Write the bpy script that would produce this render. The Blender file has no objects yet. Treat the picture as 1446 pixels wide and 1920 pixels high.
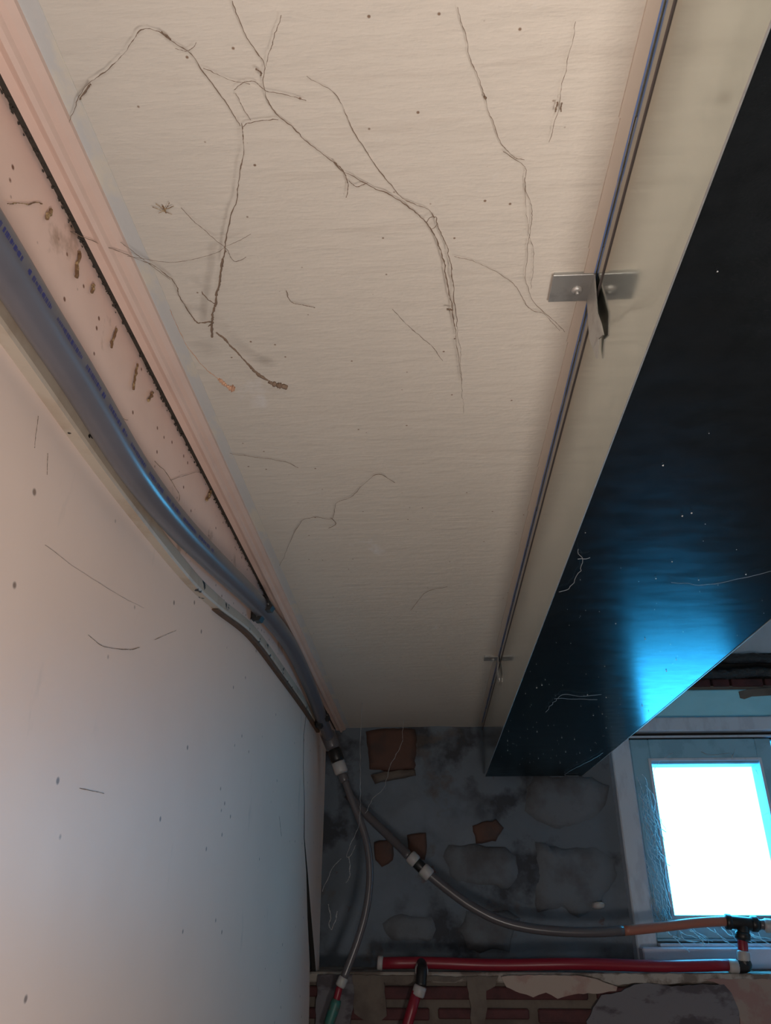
import bpy, bmesh, math, random
from mathutils import Vector, Matrix, noise
random.seed(7)
S = bpy.context.scene
COL = S.collection
# ---------------------------------------------------------------- camera
F, TH = 1444.0, math.atan(740 / 1444.0)
PS = math.atan(77 * math.cos(TH) / F)
cam = bpy.data.cameras.new('camera')
cam.sensor_fit = 'VERTICAL'; cam.sensor_height = 24.0; cam.lens = 24.0 * F / 1920.0
cam.clip_start = 0.01
camo = bpy.data.objects.new('camera', cam); COL.objects.link(camo)
camo.rotation_euler = (math.pi / 2 + TH, 0, PS)
S.camera = camo
FW = Vector((-math.sin(PS) * math.cos(TH), math.cos(PS) * math.cos(TH), math.sin(TH)))
RT = Vector((math.cos(PS), math.sin(PS), 0)); UP = RT.cross(FW)
def at(x, y, X=None, Y=None, Z=None):
    r = FW * F + RT * (x - 723) - UP * (y - 960)
    t = X / r.x if X is not None else Y / r.y if Y is not None else Z / r.z
    return r * t
# ---------------------------------------------------------------- light
w = bpy.data.worlds.new('sky'); S.world = w; w.use_nodes = True
bg = w.node_tree.nodes['Background']
bg.inputs['Color'].default_value = (0.056, 0.47, 0.86, 1); bg.inputs['Strength'].default_value = 23.0
S.view_settings.view_transform = 'Standard'; S.view_settings.look = 'None'
S.view_settings.exposure = 0.0; S.view_settings.gamma = 1.0
S.view_settings.use_curve_mapping = False
S.cycles.caustics_reflective = True; S.cycles.max_bounces = 8; S.cycles.diffuse_bounces = 4
S.cycles.sample_clamp_indirect = 6.0; S.cycles.blur_glossy = 0.3
S.cycles.use_denoising = True
def bulb(name, loc, watt, radius):
    l = bpy.data.lights.new(name, 'POINT'); l.energy = watt; l.color = (1.0, 0.91, 0.84); l.shadow_soft_size = radius
    o = bpy.data.objects.new(name, l); COL.objects.link(o); o.location = loc
bulb('work_lamp', (0.03, -0.10, -0.04), 3.4, .045)
bulb('room_lamp', (0.22, -0.01, -0.42), 12.5, .08)
def portal(loc, rot, sx, sy):
    p = bpy.data.lights.new('window_portal', 'AREA'); p.shape = 'RECTANGLE'; p.size = sx; p.size_y = sy; p.cycles.is_portal = True
    o = bpy.data.objects.new('window_portal', p); COL.objects.link(o); o.location = loc; o.rotation_euler = rot
portal((0.68, 2.062, 0.15), (-math.pi / 2, 0, 0), .50, .56)
# ---------------------------------------------------------------- materials
def lin(r, g, b):
    f = lambda c: c / 255 / 12.92 if c / 255 <= 0.04045 else ((c / 255 + 0.055) / 1.055) ** 2.4
    return (f(r), f(g), f(b), 1)
MATS = {}
def mat(name, base, rough=0.6, metal=0.0, mixes=(), bumps=(), spec=0.5, trans=0.0, sss=0.0, coat=0.0, rmix=None):
    """mixes: (scale xyz, colour, low, high, detail); bumps: (scale xyz, strength, distance)"""
    m = bpy.data.materials.new(name); m.use_nodes = True; nt = m.node_tree
    b = nt.nodes['Principled BSDF']
    b.inputs['Roughness'].default_value = rough; b.inputs['Metallic'].default_value = metal
    b.inputs['Specular IOR Level'].default_value = spec
    b.inputs['Transmission Weight'].default_value = trans
    b.inputs['Coat Weight'].default_value = coat
    if sss:
        b.inputs['Subsurface Weight'].default_value = sss; b.inputs['Subsurface Scale'].default_value = 0.01
    tc = nt.nodes.new('ShaderNodeTexCoord')
    def ns(scale, detail=5.0, voro=False, off=0.0):
        mp = nt.nodes.new('ShaderNodeMapping'); nt.links.new(tc.outputs['Object'], mp.inputs['Vector'])
        mp.inputs['Scale'].default_value = scale; mp.inputs['Location'].default_value = (off, off * .7, off * 1.3)
        n = nt.nodes.new('ShaderNodeTexVoronoi' if voro else 'ShaderNodeTexNoise')
        n.inputs['Scale'].default_value = 1.0
        if not voro: n.inputs['Detail'].default_value = detail; n.inputs['Roughness'].default_value = 0.6
        nt.links.new(mp.outputs['Vector'], n.inputs['Vector'])
        return n.outputs['Distance'] if voro else n.outputs['Fac']
    prev = None
    for k, mx in enumerate(mixes):
        sc, col, lo, hi = mx[:4]; det = mx[4] if len(mx) > 4 else 5.0
        voro = len(mx) > 5
        mr = nt.nodes.new('ShaderNodeMapRange'); mr.inputs['From Min'].default_value = lo; mr.inputs['From Max'].default_value = hi
        nt.links.new(ns(sc, det, voro, 3.1 * k + len(name)), mr.inputs['Value'])
        mi = nt.nodes.new('ShaderNodeMix'); mi.data_type = 'RGBA'
        nt.links.new(mr.outputs['Result'], mi.inputs['Factor'])
        if prev is None: mi.inputs['A'].default_value = base
        else: nt.links.new(prev, mi.inputs['A'])
        mi.inputs['B'].default_value = col; prev = mi.outputs['Result']
    if prev is None: b.inputs['Base Color'].default_value = base
    else: nt.links.new(prev, b.inputs['Base Color'])
    if rmix:
        mr = nt.nodes.new('ShaderNodeMapRange'); nt.links.new(ns(rmix[0]), mr.inputs['Value'])
        mr.inputs['From Min'].default_value = 0.35; mr.inputs['From Max'].default_value = 0.65
        mr.inputs['To Min'].default_value = rmix[1]; mr.inputs['To Max'].default_value = rmix[2]
        nt.links.new(mr.outputs['Result'], b.inputs['Roughness'])
    pb = None
    for k, (sc, st, di) in enumerate(bumps):
        bp = nt.nodes.new('ShaderNodeBump'); bp.inputs['Strength'].default_value = st; bp.inputs['Distance'].default_value = di
        nt.links.new(ns(sc, 4.0, False, 11.0 + k), bp.inputs['Height'])
        if pb: nt.links.new(pb, bp.inputs['Normal'])
        pb = bp.outputs['Normal']
    if pb: nt.links.new(pb, b.inputs['Normal'])
    MATS[name] = m
    return m
M_ceil = mat('ceiling_paint', (.67, .625, .56, 1), .62, mixes=[((3, 2, 1), (.61, .57, .51, 1), .4, .7), ((7, 80, 1), (.58, .53, .47, 1), .60, .78), ((9, 6, 1), (.72, .70, .68, 1), .66, .72, 6), ((55, 55, 1), (.25, .17, .12, 1), .065, .035, 0, True)],
             bumps=[((16, 85, 1), .36, .003), ((60, 90, 1), .3, .002), ((5, 4, 1), .2, .01)], spec=.3)
M_pink = mat('pink_paint', (.88, .66, .57, 1), .5, mixes=[((5, 5, 5), (.80, .58, .49, 1), .45, .7), ((70, 70, 70), (.22, .10, .06, 1), .14, .08, 0, True), ((16, 16, 16), (.45, .30, .22, 1), .62, .72)], bumps=[((30, 30, 30), .15, .003)], spec=.35)
M_trim = mat('trim_paint', (.76, .57, .49, 1), .45, mixes=[((4, 9, 4), (.69, .51, .44, 1), .45, .7)], bumps=[((40, 12, 40), .12, .002)], spec=.4)
M_caulk = mat('grey_caulk', (.58, .57, .56, 1), .6, mixes=[((30, 14, 5), (.66, .61, .53, 1), .52, .62)], bumps=[((60, 40, 30), .4, .002)])
M_wall = mat('white_wall_paint', (.88, .68, .57, 1), .42, mixes=[((2.5, 2.5, 2.5), (.83, .63, .525, 1), .4, .7), ((1, 12, 4), (.62, .49, .41, 1), .64, .74), ((26, 26, 26), (.30, .20, .15, 1), .075, .04, 0, True)], bumps=[((2, 5, 5), .15, .01)], spec=.4)
M_white2 = mat('white_plaster', (.80, .80, .79, 1), .8, mixes=[((5, 5, 5), (.72, .72, .71, 1), .45, .65)])
M_raw = mat('raw_board_edge', (.42, .33, .27, 1), .7, mixes=[((30, 30, 6), (.30, .23, .19, 1), .45, .6)], bumps=[((60, 60, 10), .3, .002)])
M_batten = mat('chipped_cream_paint', (.50, .42, .34, 1), .55, mixes=[((20, 20, 20), (.40, .30, .22, 1), .5, .7), ((46, 30, 46), (.015, .015, .015, 1), .655, .665, 3)], bumps=[((60, 60, 60), .3, .002)])
M_brown = mat('bare_brown_wood', (.13, .065, .033, 1), .75, mixes=[((10, 50, 50), (.10, .055, .03, 1), .4, .65)], bumps=[((20, 80, 80), .3, .002)])
M_dark = mat('dark_recess', (.02, .018, .017, 1), .9)  # near-black colour standing in for the shade inside gaps
M_hose = mat('grey_hose_plastic', (.125, .122, .142, 1), .30, mixes=[((8, 8, 8), (.10, .098, .112, 1), .45, .7)], spec=.45, coat=.08)
M_ink = mat('blue_ink', (.03, .035, .16, 1), .5)
M_clip = mat('black_clip_plastic', (.012, .012, .013, 1), .4)
M_duct = mat('galvanised_sheet', (.60, .635, .585, 1), .12, 1.0, mixes=[((14, 14, 14), (.565, .60, .55, 1), .45, .65)], bumps=[((3, 2.2, 6), .06, .02)], rmix=((9, 9, 9), .10, .15))
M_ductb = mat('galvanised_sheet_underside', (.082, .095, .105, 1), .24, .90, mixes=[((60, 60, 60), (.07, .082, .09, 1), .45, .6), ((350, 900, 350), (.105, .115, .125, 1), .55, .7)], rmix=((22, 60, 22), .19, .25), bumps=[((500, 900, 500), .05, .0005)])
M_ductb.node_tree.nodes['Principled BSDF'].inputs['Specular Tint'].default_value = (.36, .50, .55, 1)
M_steel = mat('bright_steel', (.50, .51, .50, 1), .40, .62, mixes=[((70, 70, 70), (.40, .40, .40, 1), .5, .7)])
M_seam = mat('dark_seam', (.16, .14, .14, 1), .6, .6)
M_tape = mat('cream_edge_tape', (.66, .58, .50, 1), .6)
M_blue = mat('blue_chalk', (.16, .27, .62, 1), .7, mixes=[((90, 26, 90), (.50, .46, .46, 1), .58, .66, 3)])
M_plas = mat('dark_plaster', (.125, .155, .19, 1), .85, mixes=[((7, 7, 7), (.045, .050, .062, 1), .5, .6), ((3.5, 3.5, 3.5), (.155, .19, .235, 1), .52, .66), ((6, 6, 6), (.115, .092, .078, 1), .58, .68), ((14, 14, 14), (.12, .062, .045, 1), .66, .72)], bumps=[((35, 35, 35), .5, .006)])  # blue of the hazy window light is mixed into this plaster colour
M_stone = mat('rough_stone', (.14, .16, .185, 1), .85, mixes=[((9, 9, 9), (.085, .085, .092, 1), .45, .65)], bumps=[((45, 45, 45), .5, .005)])  # stone tinted bluish for the daylight haze over the back wall
M_obrick = mat('orange_brick', (.105, .055, .042, 1), .85, mixes=[((12, 12, 12), (.06, .045, .042, 1), .45, .65)], bumps=[((60, 60, 60), .4, .004)])
M_rbrick = mat('dark_red_brick', (.085, .028, .030, 1), .85, mixes=[((20, 20, 20), (.05, .02, .022, 1), .45, .65)], bumps=[((50, 50, 50), .4, .004)])
M_mort = mat('grey_mortar', (.15, .125, .105, 1), .9, mixes=[((12, 12, 12), (.10, .08, .07, 1), .45, .62)], bumps=[((60, 60, 60), .5, .004)])
M_greyp = mat('grey_render', (.15, .145, .16, 1), .9, mixes=[((14, 14, 30), (.075, .065, .075, 1), .5, .6)], bumps=[((40, 40, 40), .5, .004)])
M_peel = mat('peeling_cream_paint', (.34, .27, .23, 1), .6, mixes=[((14, 14, 14), (.30, .20, .175, 1), .5, .56)])
M_pinkw = mat('pink_limewash', (.26, .16, .145, 1), .7, mixes=[((10, 10, 10), (.28, .22, .19, 1), .5, .56)])
M_ledge = mat('ledge_screed', (.34, .31, .28, 1), .8, mixes=[((16, 16, 16), (.16, .13, .11, 1), .5, .58), ((30, 30, 30), (.42, .24, .10, 1), .68, .72)], bumps=[((60, 60, 60), .5, .004)])
M_frame = mat('window_paint', (.52, .58, .66, 1), .5, mixes=[((30, 30, 12), (.45, .50, .58, 1), .5, .6)], spec=.4)  # frame colour carries the blue cast of the window light
M_sash = mat('sash_paint', (.24, .44, .55, 1), .5, mixes=[((20, 20, 20), (.20, .37, .47, 1), .5, .6)], spec=.45)  # blue window glow worked into the sash colour
M_sill = mat('chipped_sill_paint', (.50, .50, .60, 1), .6, mixes=[((28, 28, 28), (.05, .04, .04, 1), .665, .68, 4)], bumps=[((40, 40, 40), .3, .003)])
M_lint = mat('pale_lintel_paint', (.34, .72, .85, 1), .6, mixes=[((5, 5, 8), (.28, .63, .76, 1), .45, .65)])  # lintel coloured bluer in place of blue light falling on it
M_upper = mat('grey_upper_plaster', (.44, .52, .60, 1), .8, mixes=[((6, 6, 6), (.36, .43, .50, 1), .45, .65)])  # grey plaster with the blue daylight tint put into its colour
M_cable = mat('black_wrap', (.02, .02, .022, 1), .32, bumps=[((90, 160, 160), .8, .006)])
M_red = mat('red_pipe_plastic', (.24, .013, .030, 1), .35, spec=.5, sss=.25)
M_thin = mat('grey_thin_pipe', (.10, .095, .105, 1), .28, spec=.55)
M_orange = mat('orange_thin_pipe', (.36, .15, .11, 1), .32, spec=.5, sss=.2)
M_white = mat('white_collar_plastic', (.42, .41, .41, 1), .4, sss=.3)
M_green = mat('green_coupler', (.03, .14, .12, 1), .45, mixes=[((60, 60, 60), (.08, .11, .09, 1), .5, .6)])
M_web = mat('sooty_web', (.20, .14, .10, 1), .9)
M_webo = mat('rusty_web', (.50, .30, .20, 1), .9)
M_webw = mat('pale_web', (.40, .40, .40, 1), .8)
def webmat(m):
    nt = m.node_tree; b = nt.nodes['Principled BSDF']; t = nt.nodes.new('ShaderNodeBsdfTranslucent'); t.inputs['Color'].default_value = (.9, .9, .9, 1)
    mx = nt.nodes.new('ShaderNodeMixShader'); mx.inputs[0].default_value = .6
    nt.links.new(b.outputs[0], mx.inputs[1]); nt.links.new(t.outputs[0], mx.inputs[2]); nt.links.new(mx.outputs[0], nt.nodes['Material Output'].inputs[0])
webmat(M_webw)
M_crumb = mat('dirt_crumb', (.20, .115, .06, 1), .9, mixes=[((200, 200, 200), (.42, .30, .16, 1), .5, .6)])
M_crack = mat('soot_gap', (.05, .04, .032, 1), .95)
M_flake = mat('dust_flake', (.65, .65, .65, 1), .9)
M_floor = mat('dark_floor', (.06, .05, .046, 1), .85, mixes=[((4, 4, 4), (.04, .035, .033, 1), .4, .6)])
M_room = mat('room_plaster', (.13, .11, .10, 1), .85, mixes=[((2, 2, 2), (.10, .08, .07, 1), .4, .6)])
def glass():
    m = bpy.data.materials.new('window_glass'); m.use_nodes = True; nt = m.node_tree; nt.nodes.clear()
    o = nt.nodes.new('ShaderNodeOutputMaterial'); t = nt.nodes.new('ShaderNodeBsdfTransparent'); g = nt.nodes.new('ShaderNodeBsdfGlossy')
    g.inputs['Roughness'].default_value = .03; t.inputs['Color'].default_value = (.95, .97, .97, 1)
    mx = nt.nodes.new('ShaderNodeMixShader'); mx.inputs[0].default_value = .04
    nt.links.new(t.outputs[0], mx.inputs[1]); nt.links.new(g.outputs[0], mx.inputs[2]); nt.links.new(mx.outputs[0], o.inputs[0])
    return m
M_glass = glass()
# ---------------------------------------------------------------- helpers
def tag(o, label=None, cat=None, group=None, kind=None):
    if label: o['label'] = label
    if cat: o['category'] = cat
    if group: o['group'] = group
    if kind: o['kind'] = kind
    return o
def empty(name, loc=(0, 0, 0)):
    o = bpy.data.objects.new(name, None); COL.objects.link(o); o.location = loc; o.empty_display_size = .02
    return o
def obj(name, vf, m, parent=None, smooth=False):
    me = bpy.data.meshes.new(name); me.from_pydata([tuple(v) for v in vf[0]], [], vf[1]); me.materials.append(m)
    bm = bmesh.new(); bm.from_mesh(me); bmesh.ops.recalc_face_normals(bm, faces=bm.faces); bm.to_mesh(me); bm.free()
    if smooth:
        for p in me.polygons: p.use_smooth = True
    o = bpy.data.objects.new(name, me); COL.objects.link(o)
    if parent:
        o.parent = parent; o.matrix_parent_inverse = Matrix.Translation(-Vector(parent.location))
    return o
def merge(*vfs):
    V, Fc = [], []
    for v, f in vfs:
        n = len(V); V += list(v); Fc += [tuple(i + n for i in q) for q in f]
    return V, Fc
def box(x0, x1, y0, y1, z0, z1, bev=0.0):
    v = [(x, y, z) for x in (x0, x1) for y in (y0, y1) for z in (z0, z1)]
    f = [(0, 1, 3, 2), (4, 6, 7, 5), (0, 4, 5, 1), (2, 3, 7, 6), (0, 2, 6, 4), (1, 5, 7, 3)]
    if not bev: return v, f
    bm = bmesh.new(); bv = [bm.verts.new(p) for p in v]
    for q in f: bm.faces.new([bv[i] for i in q])
    bmesh.ops.bevel(bm, geom=bm.edges[:], offset=bev, segments=1, affect='EDGES')
    bm.verts.index_update()
    r = ([tuple(x.co) for x in bm.verts], [tuple(x.index for x in p.verts) for p in bm.faces]); bm.free()
    return r
def spline(pts, n=8):
    pts = [Vector(p) for p in pts]
    if len(pts) < 3: return [pts[0].lerp(pts[-1], i / n) for i in range(n + 1)]
    out = []
    P = [2 * pts[0] - pts[1]] + pts + [2 * pts[-1] - pts[-2]]
    for i in range(1, len(P) - 2):
        a, b, c, d = P[i - 1:i + 3]
        for k in range(n):
            t = k / n
            out.append(.5 * (2 * b + (c - a) * t + (2 * a - 5 * b + 4 * c - d) * t * t + (3 * b - a - 3 * c + d) * t ** 3))
    out.append(pts[-1]); return out
def tube(path, r, seg=14, prof=None):
    """r number or function of 0..1; returns verts/faces with end caps"""
    path = [Vector(p) for p in path]; n = len(path); V, Fc = [], []
    T = [(path[min(i + 1, n - 1)] - path[max(i - 1, 0)]).normalized() for i in range(n)]
    u = T[0].orthogonal().normalized() if abs(T[0].x) > .95 else (Vector((1, 0, 0)) - T[0] * T[0].x).normalized()
    for i in range(n):
        u = (u - T[i] * u.dot(T[i])).normalized(); w_ = T[i].cross(u)
        rr = r(i / max(1, n - 1)) if callable(r) else r
        for k in range(seg):
            a = 2 * math.pi * k / seg
            V.append(path[i] + (u * math.cos(a) + w_ * math.sin(a)) * rr)
    for i in range(n - 1):
        for k in range(seg):
            k2 = (k + 1) % seg
            Fc.append((i * seg + k, i * seg + k2, (i + 1) * seg + k2, (i + 1) * seg + k))
    Fc.append(tuple(range(seg))[::-1]); Fc.append(tuple((n - 1) * seg + k for k in range(seg)))
    return V, Fc
def prism(poly, axis, a, b):
    """extrude 2D polygon along axis ('X': poly=(y,z); 'Y': poly=(x,z)) from a to b"""
    n = len(poly)
    mk = (lambda p, t: (t, p[0], p[1])) if axis == 'X' else (lambda p, t: (p[0], t, p[1])) if axis == 'Y' else (lambda p, t: (p[0], p[1], t))
    V = [mk(p, a) for p in poly] + [mk(p, b) for p in poly]
    Fc = [(i, (i + 1) % n, n + (i + 1) % n, n + i) for i in range(n)] + [tuple(range(n))[::-1], tuple(range(n, 2 * n))]
    return V, Fc
def dome(poly, Y, depth, axis='Y', inset=.8):
    """irregular slab on a wall at Y facing -Y: rim ring, raised inner ring and cap"""
    n = len(poly); cx = sum(p[0] for p in poly) / n; cz = sum(p[1] for p in poly) / n
    V = [(cx + (p[0] - cx) * 1.06, Y + .012, cz + (p[1] - cz) * 1.06) for p in poly] + [(cx + (p[0] - cx) * .95, Y - depth * .25, cz + (p[1] - cz) * .95) for p in poly]
    V += [(cx + (p[0] - cx) * inset, Y - depth * (1 + .3 * noise.noise(Vector((p[0] * 40, 0, p[1] * 40)))), cz + (p[1] - cz) * inset) for p in poly]
    V.append((cx, Y - depth * 1.05, cz)); Fc = []
    for L in (0, 1):
        Fc += [(L * n + i, L * n + (i + 1) % n, (L + 1) * n + (i + 1) % n, (L + 1) * n + i) for i in range(n)]
    Fc += [(2 * n + i, 2 * n + (i + 1) % n, 3 * n) for i in range(n)]
    return V, Fc
H = 0.4094                      # dropped ceiling above the camera
XW = -0.234                     # face of the white wall panel
LX = lambda y: 0.1280 + 0.0105 * y   # left side of the duct
ZD = 0.281                      # underside of the duct
# ---------------------------------------------------------------- structure
tag(obj('ceiling', merge(box(-.6, .40, -2.3, 2.02, H, H + .05), box(.40, 2.3, -2.3, 2.02, .78, .83), box(.385, .405, -2.3, 2.02, H, .78)), M_ceil), 'cream painted ceiling panel with brush wrinkles beside the metal duct', kind='structure')
tag(obj('floor', box(-.6, 2.3, -2.3, 2.3, -1.45, -1.40), M_floor), 'dark basement floor below the pipes', kind='structure')
tag(obj('wall_right', box(2.2, 2.3, -2.3, 2.3, -1.4, .83), M_room), 'dim plastered wall on the right', kind='structure')
tag(obj('bounce_pier', box(1.12, 1.32, 1.15, 2.02, -1.4, .80), M_white2), 'added white pier out of view that bounces daylight onto the window wall', kind='structure')  # unseen pier added to bounce daylight onto the window wall
tag(obj('wall_front', box(-.6, 2.3, -2.35, -2.25, -1.4, .83), M_room), 'dim plastered wall behind the viewer', kind='structure')
# left: pink upper wall behind the hose, then white panel
ptop = [(-2.2, .292), (.3, .294), (.49, .292), (.69, .297), (.81, .309), (1.0, .336), (1.25, .346), (1.5, .352), (1.56, .353)]
pend = [(1.535, .30), (1.55, .24), (1.585, .18), (1.60, .12), (1.655, .06), (1.70, -.02), (1.76, -.10), (1.775, -.16), (1.79, -.30), (1.80, -1.39)]
tag(obj('wall_left_panel', prism(ptop + pend + [(-2.2, -1.39)], 'X', -.255, XW), M_wall), 'large white painted wall panel below the hose', kind='structure')
fas = [(y, z - .004) for y, z in ptop] + [(2.02, .35), (2.02, H + .01), (-2.2, H + .01)]
wl = tag(obj('wall_left', merge(prism(fas, 'X', -.256, -.2258), box(-.32, -.256, -2.3, 2.02, -1.4, H + .01)), M_pink), 'pink painted upper wall between ceiling trim and hose', kind='structure')
# end strip that has split away from the panel
st = [(1.562, .353), (1.70, .352), (1.90, .34), (1.905, .20), (1.90, .06), (1.905, -.05), (1.915, -.13), (1.905, -.155), (1.885, -.145), (1.83, -.09), (1.745, -.01), (1.675, .06), (1.609, .12), (1.591, .18), (1.554, .24), (1.539, .30)]
o = obj('split_panel_strip', prism(st, 'X', -.2425, -.2338), M_wall)
o.data.materials.append(M_dark)
for p in o.data.polygons:          # edge inside the split is coloured dark for the shade there
    if len(p.vertices) == 4 and p.center.y < 1.88 and p.center.z < .33 and abs(p.normal.x) < .5: p.material_index = 1
tag(o, 'narrow split board edge peeling away at the far end of the white panel', 'board')
obj('shadow_gap', box(-.2558, -.2545, 1.50, 1.98, -.6, .345), M_dark, wl)  # dark sheet that gives the gap behind the strip its shade
# ceiling trim with bead, caulk
prof = [(-.1965, H), (-.1965, H - .006), (-.2005, H - .0085), (-.2045, H - .009), (-.2058, H - .0125), (-.2085, H - .0138), (-.2110, H - .0125), (-.2122, H - .0095), (-.2145, H - .0085), (-.2206, H - .0085), (-.2214, H - .007), (-.2214, H)]
tr = tag(obj('trim_1', prism(prof, 'Y', -2.2, 2.0), M_trim), 'pinkish beaded timber trim along the ceiling edge', kind='structure')
ck = obj('caulk_line', prism([(-.1968, H), (-.1968, H - .0022), (-.192, H - .0012), (-.187, H - .0004), (-.187, H)], 'Y', -2.2, 2.0), M_caulk, tr)
ck['label'] = 'smeared grey caulk along the trim'
obj('open_crack', box(-.2265, -.2210, -2.2, 2.0, H - .0055, H + .001), M_crack, tr)  # near-black strip filling the crack beside the trim
tp = tag(obj('trim_2', merge(*[prism([(LX(y) - .0085, H), (LX(y) - .0085, H - .0016), (LX(y) - .0004, H - .0016), (LX(y) - .0004, H)], 'Y', y, y + .1) for y in [-.3 + .1 * k for k in range(23)]]), M_tape), 'cream edge tape along the joint of ceiling and duct', kind='structure')
# blue chalk line on the tape: a wavering ribbon
V, Fc = [], []
for k in range(301):
    y = -.1 + 2.05 * k / 300; wv = .0006 * noise.noise(Vector((y * 9, 0, 0))); hw = .00045 * (1 + .5 * noise.noise(Vector((y * 30, 4, 0))))
    x = LX(y) - .0012 + wv * .5
    V += [(x - hw, y, H - .0019), (x + hw, y, H - .0019)]
    if k: Fc.append((2 * k - 2, 2 * k - 1, 2 * k + 1, 2 * k))
bl = obj('chalk_line', (V, Fc), M_blue, tp); bl['label'] = 'thin wavering blue line'
# back wall with window opening
OX0, OX1, OZ0, OZ1 = .475, .895, -.105, .425
solid = merge(box(-.6, OX0, 2.02, 2.06, -.16, .83), box(OX1, 2.3, 2.02, 2.06, -.16, .83), box(OX0, OX1, 2.02, 2.06, OZ1, .83), box(OX0, OX1, 2.02, 2.06, -.16, OZ0))
V, Fc, idx = [], [], {}
nx, nz, dx = 110, 66, .0225
def bw(i, j):
    if (i, j) not in idx:
        x, z = -.5 + i * dx, -.16 + j * .015
        d = .016 * noise.fractal(Vector((x * 9, 3, z * 11)), 1, 2, 4) + .012 * noise.noise(Vector((x * 4, 8, z * 5)))
        if OX0 - .05 < x < OX1 + .05 and z > OZ0 - .05: d = max(d * .3, -.002)
        V.append((x, 2.004 - max(-.012, min(.014, d)), z)); idx[(i, j)] = len(V) - 1
    return idx[(i, j)]
for i in range(nx):
    for j in range(nz):
        x, z = -.5 + (i + .5) * dx, -.16 + (j + .5) * .015
        if OX0 < x < OX1 and OZ0 < z < OZ1: continue
        Fc.append((bw(i, j), bw(i + 1, j), bw(i + 1, j + 1), bw(i, j + 1)))
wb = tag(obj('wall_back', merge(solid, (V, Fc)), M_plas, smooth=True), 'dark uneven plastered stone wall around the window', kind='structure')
def rough(pts, j=1.6):
    out = []
    for i, p in enumerate(pts):
        q = pts[(i + 1) % len(pts)]; n = max(1, int(math.hypot(q[0] - p[0], q[1] - p[1]) / 9))
        for k in range(n):
            t = k / n; out.append((p[0] + (q[0] - p[0]) * t + random.uniform(-j, j) * (k > 0), p[1] + (q[1] - p[1]) * t + random.uniform(-j, j) * (k > 0)))
    return out
def pxpoly(pts, Y): return [(at(x, y, Y=Y).x, at(x, y, Y=Y).z) for x, y in pts]
def rag(x0, y0, x1, y1, n=14, j=.16):
    cx, cy, rx, ry = (x0 + x1) / 2, (y0 + y1) / 2, (x1 - x0) / 2, (y1 - y0) / 2; out = []
    for k in range(n):
        a = 2 * math.pi * k / n; c, s = math.cos(a), math.sin(a); q = (abs(c) ** 4 + abs(s) ** 4) ** -.25
        q *= 1 + random.uniform(-j, j * .4); out.append((cx + rx * c * q, cy + ry * s * q))
    return out
stones = [(855, 1700, 972, 1790), (985, 1575, 1150, 1720), (830, 1585, 965, 1665), (985, 1450, 1135, 1545), (705, 1715, 830, 1770)]
for s in stones: obj('stone', dome(pxpoly(rough(rag(*s, 14, .3), 2.5), 1.994), 1.994, .004, inset=.6), M_stone, wb, True)
for s in [[(688, 1372), (722, 1366), (776, 1368), (780, 1404), (774, 1440), (735, 1444), (694, 1440)], [(764, 1566), (798, 1562), (800, 1586), (796, 1612), (776, 1608), (766, 1590)], [(886, 1548), (930, 1536), (944, 1552), (930, 1576), (894, 1580)], [(702, 1580), (734, 1572), (736, 1612), (716, 1626), (704, 1612)]]:
    obj('exposed_brick', dome(pxpoly(rough(s, 2.2), 1.994), 1.994, .004, inset=.8), M_obrick, wb, True)
obj('mortar_smear', dome(pxpoly(rough([(697, 1452), (720, 1446), (776, 1442), (778, 1453), (748, 1459), (705, 1468)], 1.5), 1.992), 1.992, .004), M_mort, wb, True)
o = obj('plaster_lump', dome(pxpoly(rag(1110, 1690, 1134, 1704, 10, .1), 1.99), 1.985, .008), M_white, wb, True)
# wall above the window: grey plaster field, dark board painting the shaded gap behind cables, brick row, lintel
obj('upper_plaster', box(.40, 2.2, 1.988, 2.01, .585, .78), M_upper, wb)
obj('gap_shade_board', box(.40, 2.2, 1.992, 2.01, .512, .586), M_dark, wb)  # flat dark board replaces the shade of a recess
x = .42
while x < 1.6:
    L = random.uniform(.045, .085)
    obj('brick', box(x, x + L - .006, 1.976, 2.01, .4975 + random.uniform(-.002, .002), .516, .002), M_rbrick, wb); x += L
obj('plaster_edge', box(.40, 2.2, 1.980, 2.01, .487, .499), M_mort, wb)
pf = pxpoly([(1385, 1297), (1400, 1293), (1446, 1290), (1470, 1300), (1446, 1304), (1410, 1306), (1396, 1311), (1388, 1309)], 1.972)
obj('plaster_flake', prism(pf, 'Y', 1.970, 1.985), M_mort, wb)
# lower brick wall with ledge
wlw = tag(obj('wall_back_lower', box(-.6, 2.3, 1.862, 2.20, -1.4, -.135), M_mort), 'lower brick wall with peeling paint under the window', kind='structure')
obj('ledge_cap', box(-.6, 2.25, 1.851, 2.06, -.139, -.1205, .003), M_ledge, wlw)['label'] = 'thin screeded ledge the red pipe lies on'
bricks = []
for r_ in range(7):
    z1 = -.146 - r_ * .038; x = -.34 - (.09 if r_ % 2 else 0)
    while x < 1.15:
        L = random.uniform(.19, .24)
        if x + L > -.3:
            me = box(x + .008, x + L - .010, 1.850 + random.uniform(0, .004), 1.875, z1 - random.uniform(.018, .025), z1, .0025)
            obj('brick', me, M_rbrick, wlw)
        x += L
YF = 1.846
def patch(name, pts, m, y0=YF, t=.004): return obj(name, prism(pxpoly(rough(pts, 1.3), y0), 'Y', y0, y0 + t + .012), m, wlw)
patch('peeling_paint', [(940, 1832), (965, 1829), (1040, 1828), (1090, 1830), (1120, 1836), (1158, 1850), (1156, 1858), (1130, 1862), (1085, 1863), (1046, 1873), (1024, 1861), (1000, 1870), (975, 1862), (950, 1851)], M_peel, 1.840)
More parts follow.
